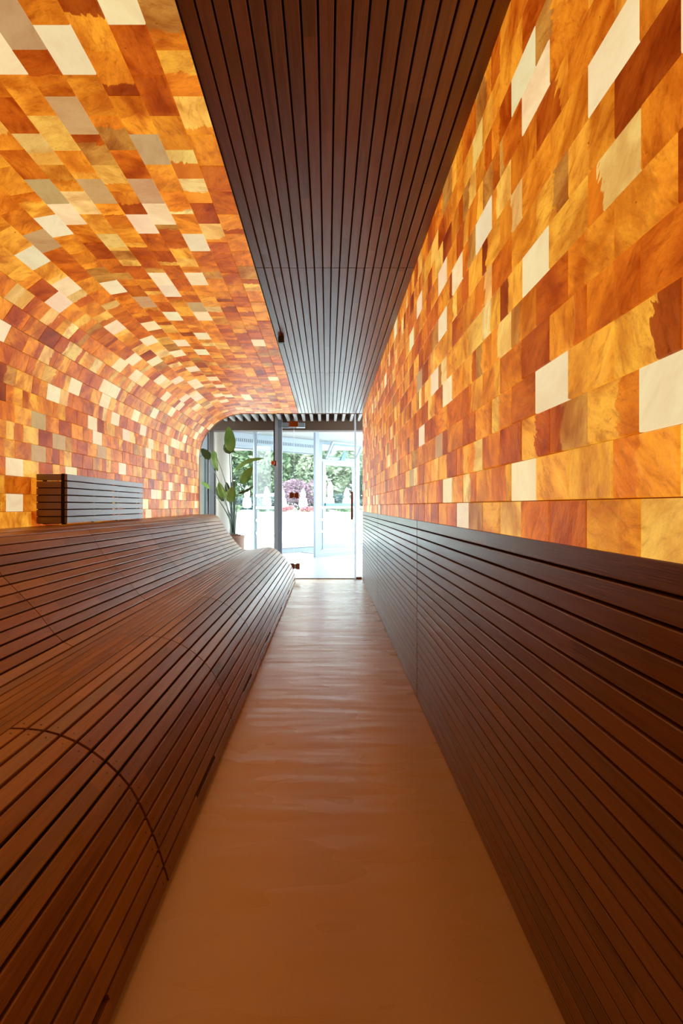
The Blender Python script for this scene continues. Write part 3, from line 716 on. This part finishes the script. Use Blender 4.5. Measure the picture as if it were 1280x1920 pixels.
mb = MB(); mb.box(-2.086, -2.064, 9.38, 9.46, 0, 2.74); tag(mb.build('black_post', M_blackm, loc=(-2.08, 9.42, 0)), 'slim black post rising between the side window and the taupe pier', 'post')
sd = empty('sliding_door', (-1.88, 8.9, 0), 'narrow grey glazed door leaf with dark edge and two black handle bars', 'door')
mb = MB(); mb.box(-1.965, -1.884, 9.0, 9.04, 0, 1.90); mb.build('leaf', M_grey, sd)
mb = MB(); mb.box(-1.882, -1.858, 8.98, 9.05, 0, 1.92); mb.build('edge_profile', simple('dark_brown_profile', (.05, .022, .016), .4), sd)
mb = MB(); mb.tube([(-1.975, 8.93, .5), (-1.975, 8.93, 1.40)], .016); h_ = mb.build('handle_bar', M_blackm, sd)
for z in (1.38, 1.14):
    mb = MB(); mb.box(-1.995, -1.955, 8.91, 8.95, z-.03, z+.03, bev=.004); mb.tube([(-1.96, 8.93, z), (-1.92, 8.93, z)], .011); mb.box(-1.925, -1.905, 8.91, 9.0, z-.022, z+.022, bev=.003); mb.build('handle_bracket', M_blackm, h_)

# ---------------------------------------------------------------- potted plant
YP = 8.7
pl = empty('potted_plant', (-1.50, YP, 0), 'tall potted plant with broad paddle leaves in a clay-coloured pot behind the bench end', 'plant')
mb = MB(); mb.lathe(-1.50, YP, [(.13, 0), (.145, .02), (.17, .58), (.172, .617), (.158, .617), (.155, .56), (0, .56)], 40); mb.build('pot', M_pot, pl)
mb = MB(); mb.lathe(-1.50, YP, [(.154, .575), (.12, .61), (.06, .635), (0, .64)], 24)
for i in range(40):
    a = random.random()*6.28; r = random.random()*.13; mb.sphere((-1.5+r*math.cos(a), YP+r*math.sin(a), .605+random.random()*.03), .014, sub=1, sc=(1, 1, .6))
mb.build('mulch', M_soil, pl)
def P(px, py, Y): return Vector(((px-611)*Y/1000, Y, 1.1+(948.5-py)*Y/1000))
def leaf_blade(base, tip, width, facing, mat, bend=.03, curl=.25, n=12, asym=1.):
    base, tip = Vector(base), Vector(tip); d = (tip-base).normalized(); f = Vector(facing).normalized()
    side = d.cross(f).normalized(); up = side.cross(d).normalized(); L_ = (tip-base).length
    mb = MB(); k = 0
    for i in range(n+1):
        t = i/n; w = width/2*(math.sin(math.pi*min(1, t**.72))**.62 if 0 < t < 1 else .03)
        c = base.lerp(tip, t)+up*bend*math.sin(math.pi*t)
        for j, q in enumerate((-1, -.5, 0, .5, 1)):
            rip = .006*math.sin(t*25+j)*abs(q)
            mb.v.append(tuple(c+side*w*q*(asym if q > 0 else 1)+up*(abs(q)*w*curl+rip)))
    for i in range(n):
        for j in range(4): a = i*5+j; mb.face([a, a+1, a+6, a+5], None, .5, 0, True)
    o = mb.build('leaf', mat, pl)
    s = o.modifiers.new('thick', 'SOLIDIFY'); s.thickness = .002
    r = MB(); r.tube([tuple(base.lerp(tip, i/8*.96)+up*(bend*math.sin(math.pi*i/8*.96)+.003)) for i in range(9)], [.004-.0004*i for i in range(9)], 6); r.build('midrib', M_stem, o)
    return o
def stalk(base, root, sag=.05, mat=None, r=.008):
    base, root = Vector(base), Vector(root); pts = []
    for i in range(13):
        t = i/12; p = root.lerp(base, t); dx = base.x-root.x
        p.x = root.x+dx*(t**1.7); p.y = root.y+(base.y-root.y)*t; pts.append(tuple(p))
    mb = MB(); mb.tube(pts, [r*1.5*(1-t/12)+r*.5 for t in range(13)], 8); mb.build('stalk', mat or M_stem, pl)
LV = [  # base px, tip px, width px, depth offset, facing, material, bend, curl
 ((433, 847), (428, 799), 21, 0, (.15, -1, .1), M_leaf, .02, .15),
 ((430, 851), (428, 824), 21, .12, (0, -1, .3), M_leafd, .01, .1),
 ((392, 862), (377, 841), 17, .05, (.5, -1, .5), M_leafd, .02, .2),
 ((401, 845), (408, 884), 13, .05, (-.3, -1, .1), M_leaf, .03, .3),
 ((421, 934), (410, 904), 15, -.1, (-.2, -1, .1), M_leaf, .02, .3),
 ((441, 883), (495, 860), 12, .0, (.1, -.8, .8), M_leaf, .07, .35),
 ((452, 906), (473, 876), 18, .0, (.2, -1, .2), M_leaf, .02, .15),
 ((447, 926), (476, 911), 9, .1, (0, -.7, .8), M_leafd, -.03, .35),
 ((430, 942), (437, 911), 19, -.15, (0, -1, .1), M_leaf, .02, .15),
 ((420, 940), (404, 911), 11, .05, (-.5, -1, 0), M_leafd, .02, .3),
 ((393, 916), (376, 904), 8, -.05, (.2, -1, .6), M_leafp, .02, .2),
 ((428, 925), (424, 904), 10, .2, (0, -1, 0), M_leafd, .01, .1),
 ((436, 913), (441, 903), 12, .2, (0, -1, 0), M_leafd, .01, .1)]
for i, (b, t_, w, dy, fc, mt, bd, cu) in enumerate(LV):
    B = P(b[0], b[1], YP+dy); T = P(t_[0], t_[1], YP+dy+random.uniform(-.06, .06))
    leaf_blade(B, T, w*(YP+dy)/1000, fc, mt, bd, cu)
    rt = (-1.53+random.uniform(-.035, .045), YP+random.uniform(-.04, .04), .60)
    stalk(B, rt, mat=(M_cane if i in (0, 1, 8, 11, 12) else M_stem), r=.0075 if i > 1 else .009)

# ---------------------------------------------------------------- outdoors
mb = MB(); mb.box(-60, 60, 13.0, 27.5, -.35, -.12); 
k = len(mb.v)
gr = mb.build('paving', M_render, loc=(0, 20, -.2)); struct(gr)
GZ = .75      # the garden lies above the terrace
mb = MB(); rgp = [(-60, 25.5, -.13), (60, 25.5, -.13), (60, 30, GZ), (-60, 30, GZ), (60, 110, GZ), (-60, 110, GZ), (60, 110, -.4), (-60, 110, -.4), (60, 25.5, -.4), (-60, 25.5, -.4)]
mb.v += rgp; mb.face([0, 1, 2, 3]); mb.face([3, 2, 4, 5]); mb.face([5, 4, 6, 7]); mb.face([7, 6, 8, 9]); mb.face([9, 8, 1, 0]); mb.face([1, 8, 6, 4, 2]); mb.face([0, 3, 5, 7, 9])
struct(tag(mb.build('lawn', M_grass, loc=(0, 50, 0)), 'pale green lawn rising beyond the white terrace', 'lawn'))
def foliage(name, mat, c, rad, n, size, parent=None, seed=0, blobs=7):
    rg = random.Random(seed); mb = MB()
    bl = [(Vector((rg.gauss(0, .45), rg.gauss(0, .3), rg.gauss(0, .4))), rg.uniform(.38, .62)) for _ in range(blobs)]
    for i in range(n):
        bc, br = rg.choice(bl)
        u = Vector((rg.gauss(0, 1), rg.gauss(0, 1), rg.gauss(0, 1))).normalized()*br*rg.uniform(.75, 1.02)
        q = bc+u; p = Vector((c[0]+q.x*rad[0], c[1]+q.y*rad[1], max(c[2]+q.z*rad[2], .02)))
        a = Vector((rg.gauss(0, 1), rg.gauss(0, 1), rg.gauss(0, .6))).normalized(); b = a.cross(Vector((rg.gauss(0, 1), rg.gauss(0, 1), rg.gauss(0, 1)))).normalized()
        s = size*rg.uniform(.6, 1.3); k = len(mb.v)
        mb.v += [tuple(p-a*s), tuple(p-b*s*.45), tuple(p+a*s), tuple(p+b*s*.45)]
        mb.face([k, k+1, k+2, k+3])
    if parent is not None: return mb.build(name, mat, parent, recalc=False)
    return mb.build(name, mat, recalc=False, loc=(c[0], c[1], 0))
def tree(x, y, h, w, mat, label, seed, low=.12, n=5200, size=.3):
    e = empty('tree', (x, y, GZ-.05), label, 'tree', 'trees beyond the terrace')
    mb = MB(); mb.tube([(x, y, GZ-.05), (x+.1, y, h*.35), (x-.1, y, h*.7)], [.2, .15, .07], 10)
    for s in (-1, 1): mb.tube([(x+.05, y, h*.3), (x+s*w*.4, y, h*.65)], [.1, .03], 8)
    mb.build('trunk', M_bark, e)
    foliage('crown', mat, (x, y, h*(1+low)/2), (w, w*.8, h*(1-low)/2*1.05), n, size, e, seed, 14)
TR = [(-15.6, 52, 11, 4.2, M_t2, 'deep green tree at the outer left end of the row beyond the terrace'),
      (-10.6, 50, 10.0, 3.4, M_t1, 'fresh green tree seen through the window just right of the round column'),
      (-7.4, 53, 11.0, 3.6, M_t1, 'broad fresh green tree seen through the open door leaf'),
      (-5.2, 57, 10.2, 3.0, M_t3, 'pale green tree standing left behind the plum-leaved tree'),
      (-2.6, 60, 12, 4.0, M_t2, 'tall deep green tree right behind the plum-leaved tree'),
      (.5, 50, 6.2, 2.2, M_t3, 'pale yellowish tree seen through the left half of the outside door'),
      (3.0, 56, 10.5, 3.2, M_t1, 'fresh green tree seen through the right half of the outside door'),
      (7.2, 53, 10.5, 3.8, M_t2, 'deep green tree hidden partly by the right wall')]
for i, t in enumerate(TR): tree(*t, 100+i)
e = empty('tree', (-2.25, 43, GZ), 'low spreading tree with plum-coloured leaves beyond the terrace', 'tree')
mb = MB(); mb.tube([(-2.2, 43, GZ-.03), (-2.1, 43, 1.6), (-2.4, 43, 2.4)], [.12, .1, .04], 8); mb.build('trunk', M_bark, e)
foliage('crown', M_t4, (-2.25, 43, 2.2), (1.6, 1.2, 1.1), 4200, .12, e, 55, 12)
for cx, cy, rx, sd, lb in ((-7.4, 45.5, 3.6, 61, 'dark clipped hedge behind the parasols nearest the potted plant'), (-1.6, 47.2, 1.2, 62, 'dark hedge below the plum-leaved tree'), (1.6, 45.5, 1.5, 63, 'dark hedge behind the parasols seen through the outside door')):
    hg = foliage('hedge', M_hedge, (cx, cy, GZ+.5), (rx, .5, .65), int(1900*rx), .14, None, sd, int(9*rx)); tag(hg, lb, 'hedge')
bn = 0
for x, y, c_, sz, lb in ((-5.5, 31.2, M_t1, .42, 'low green bush at the edge of the lawn left of the open door leaf'), (-3.7, 31, M_t2, .42, 'dark green low bush on the lawn behind the open door leaf'),
                      (-2.3, 31.4, M_t5, .34, 'low pink flowering bush under the plum-leaved tree'), (-1.15, 31.2, M_t5, .42, 'wider pink flowering bush beside the outside door'),
                      (-.2, 31.8, M_t1, .3, 'small fresh green bush beside the pink flowers'), (.95, 31.2, M_t1, .4, 'low green bush seen through the outside door')):
    o = foliage('bush', c_, (x, y, GZ+.17), (sz*1.3, .3, sz*.55), 900, .06, None, 70+bn, 9); tag(o, lb, 'bush'); bn += 1
o = foliage('bush', M_t3, (-3.05, 17.5, .10), (.26, .26, .34), 600, .035, None, 90, 7); tag(o, 'small pale green shrub on the terrace right behind the clay-coloured pot', 'bush')
# folded parasols
def parasol(x, y, zt, label):
    e = empty('parasol', (x, y, GZ), label, 'parasol', 'folded white parasols')
    mb = MB(); mb.lathe(x, y, [(.3, GZ), (.3, GZ+.06), (.05, GZ+.07)], 20); mb.build('base', M_grey, e)
    mb = MB(); mb.tube([(x, y, GZ+.05), (x, y, zt+.05)], .03, 10); mb.build('pole', M_white, e)
    prof = [(.12, .92), (.27, .98), (.32, 1.2), (.27, 1.6), (.15, 1.78), (.20, 1.9), (.19, zt-.35), (.07, zt-.05), (.01, zt)]
    mb = MB(); k = 0; n = 16
    for r, z in prof:
        for j in range(n): a = 2*math.pi*j/n; rr = r*(1.12 if j % 2 else .88); mb.v.append((x+rr*math.cos(a), y+rr*math.sin(a), z))
    for i in range(len(prof)-1):
        for j in range(n): mb.face([i*n+j, i*n+(j+1) % n, (i+1)*n+(j+1) % n, (i+1)*n+j])
    mb.build('canopy', M_cloth, e)
for px, zt, lb in ((463, 2.15, 'folded white parasol between the potted plant and the open door leaf'), (500, 2.1, 'folded white parasol seen through the open door leaf'),
                   (529, 2.0, 'folded white parasol half hidden by the tall aluminium post'), (568, 2.0, 'slim folded white parasol in front of the plum-leaved tree'),
                   (619, 2.4, 'tall folded white parasol in the middle of the outside door'), (650, 2.05, 'folded white parasol at the handle side of the outside door')):
    parasol((px-611)*.040, 40, zt*1.33-.27, lb)
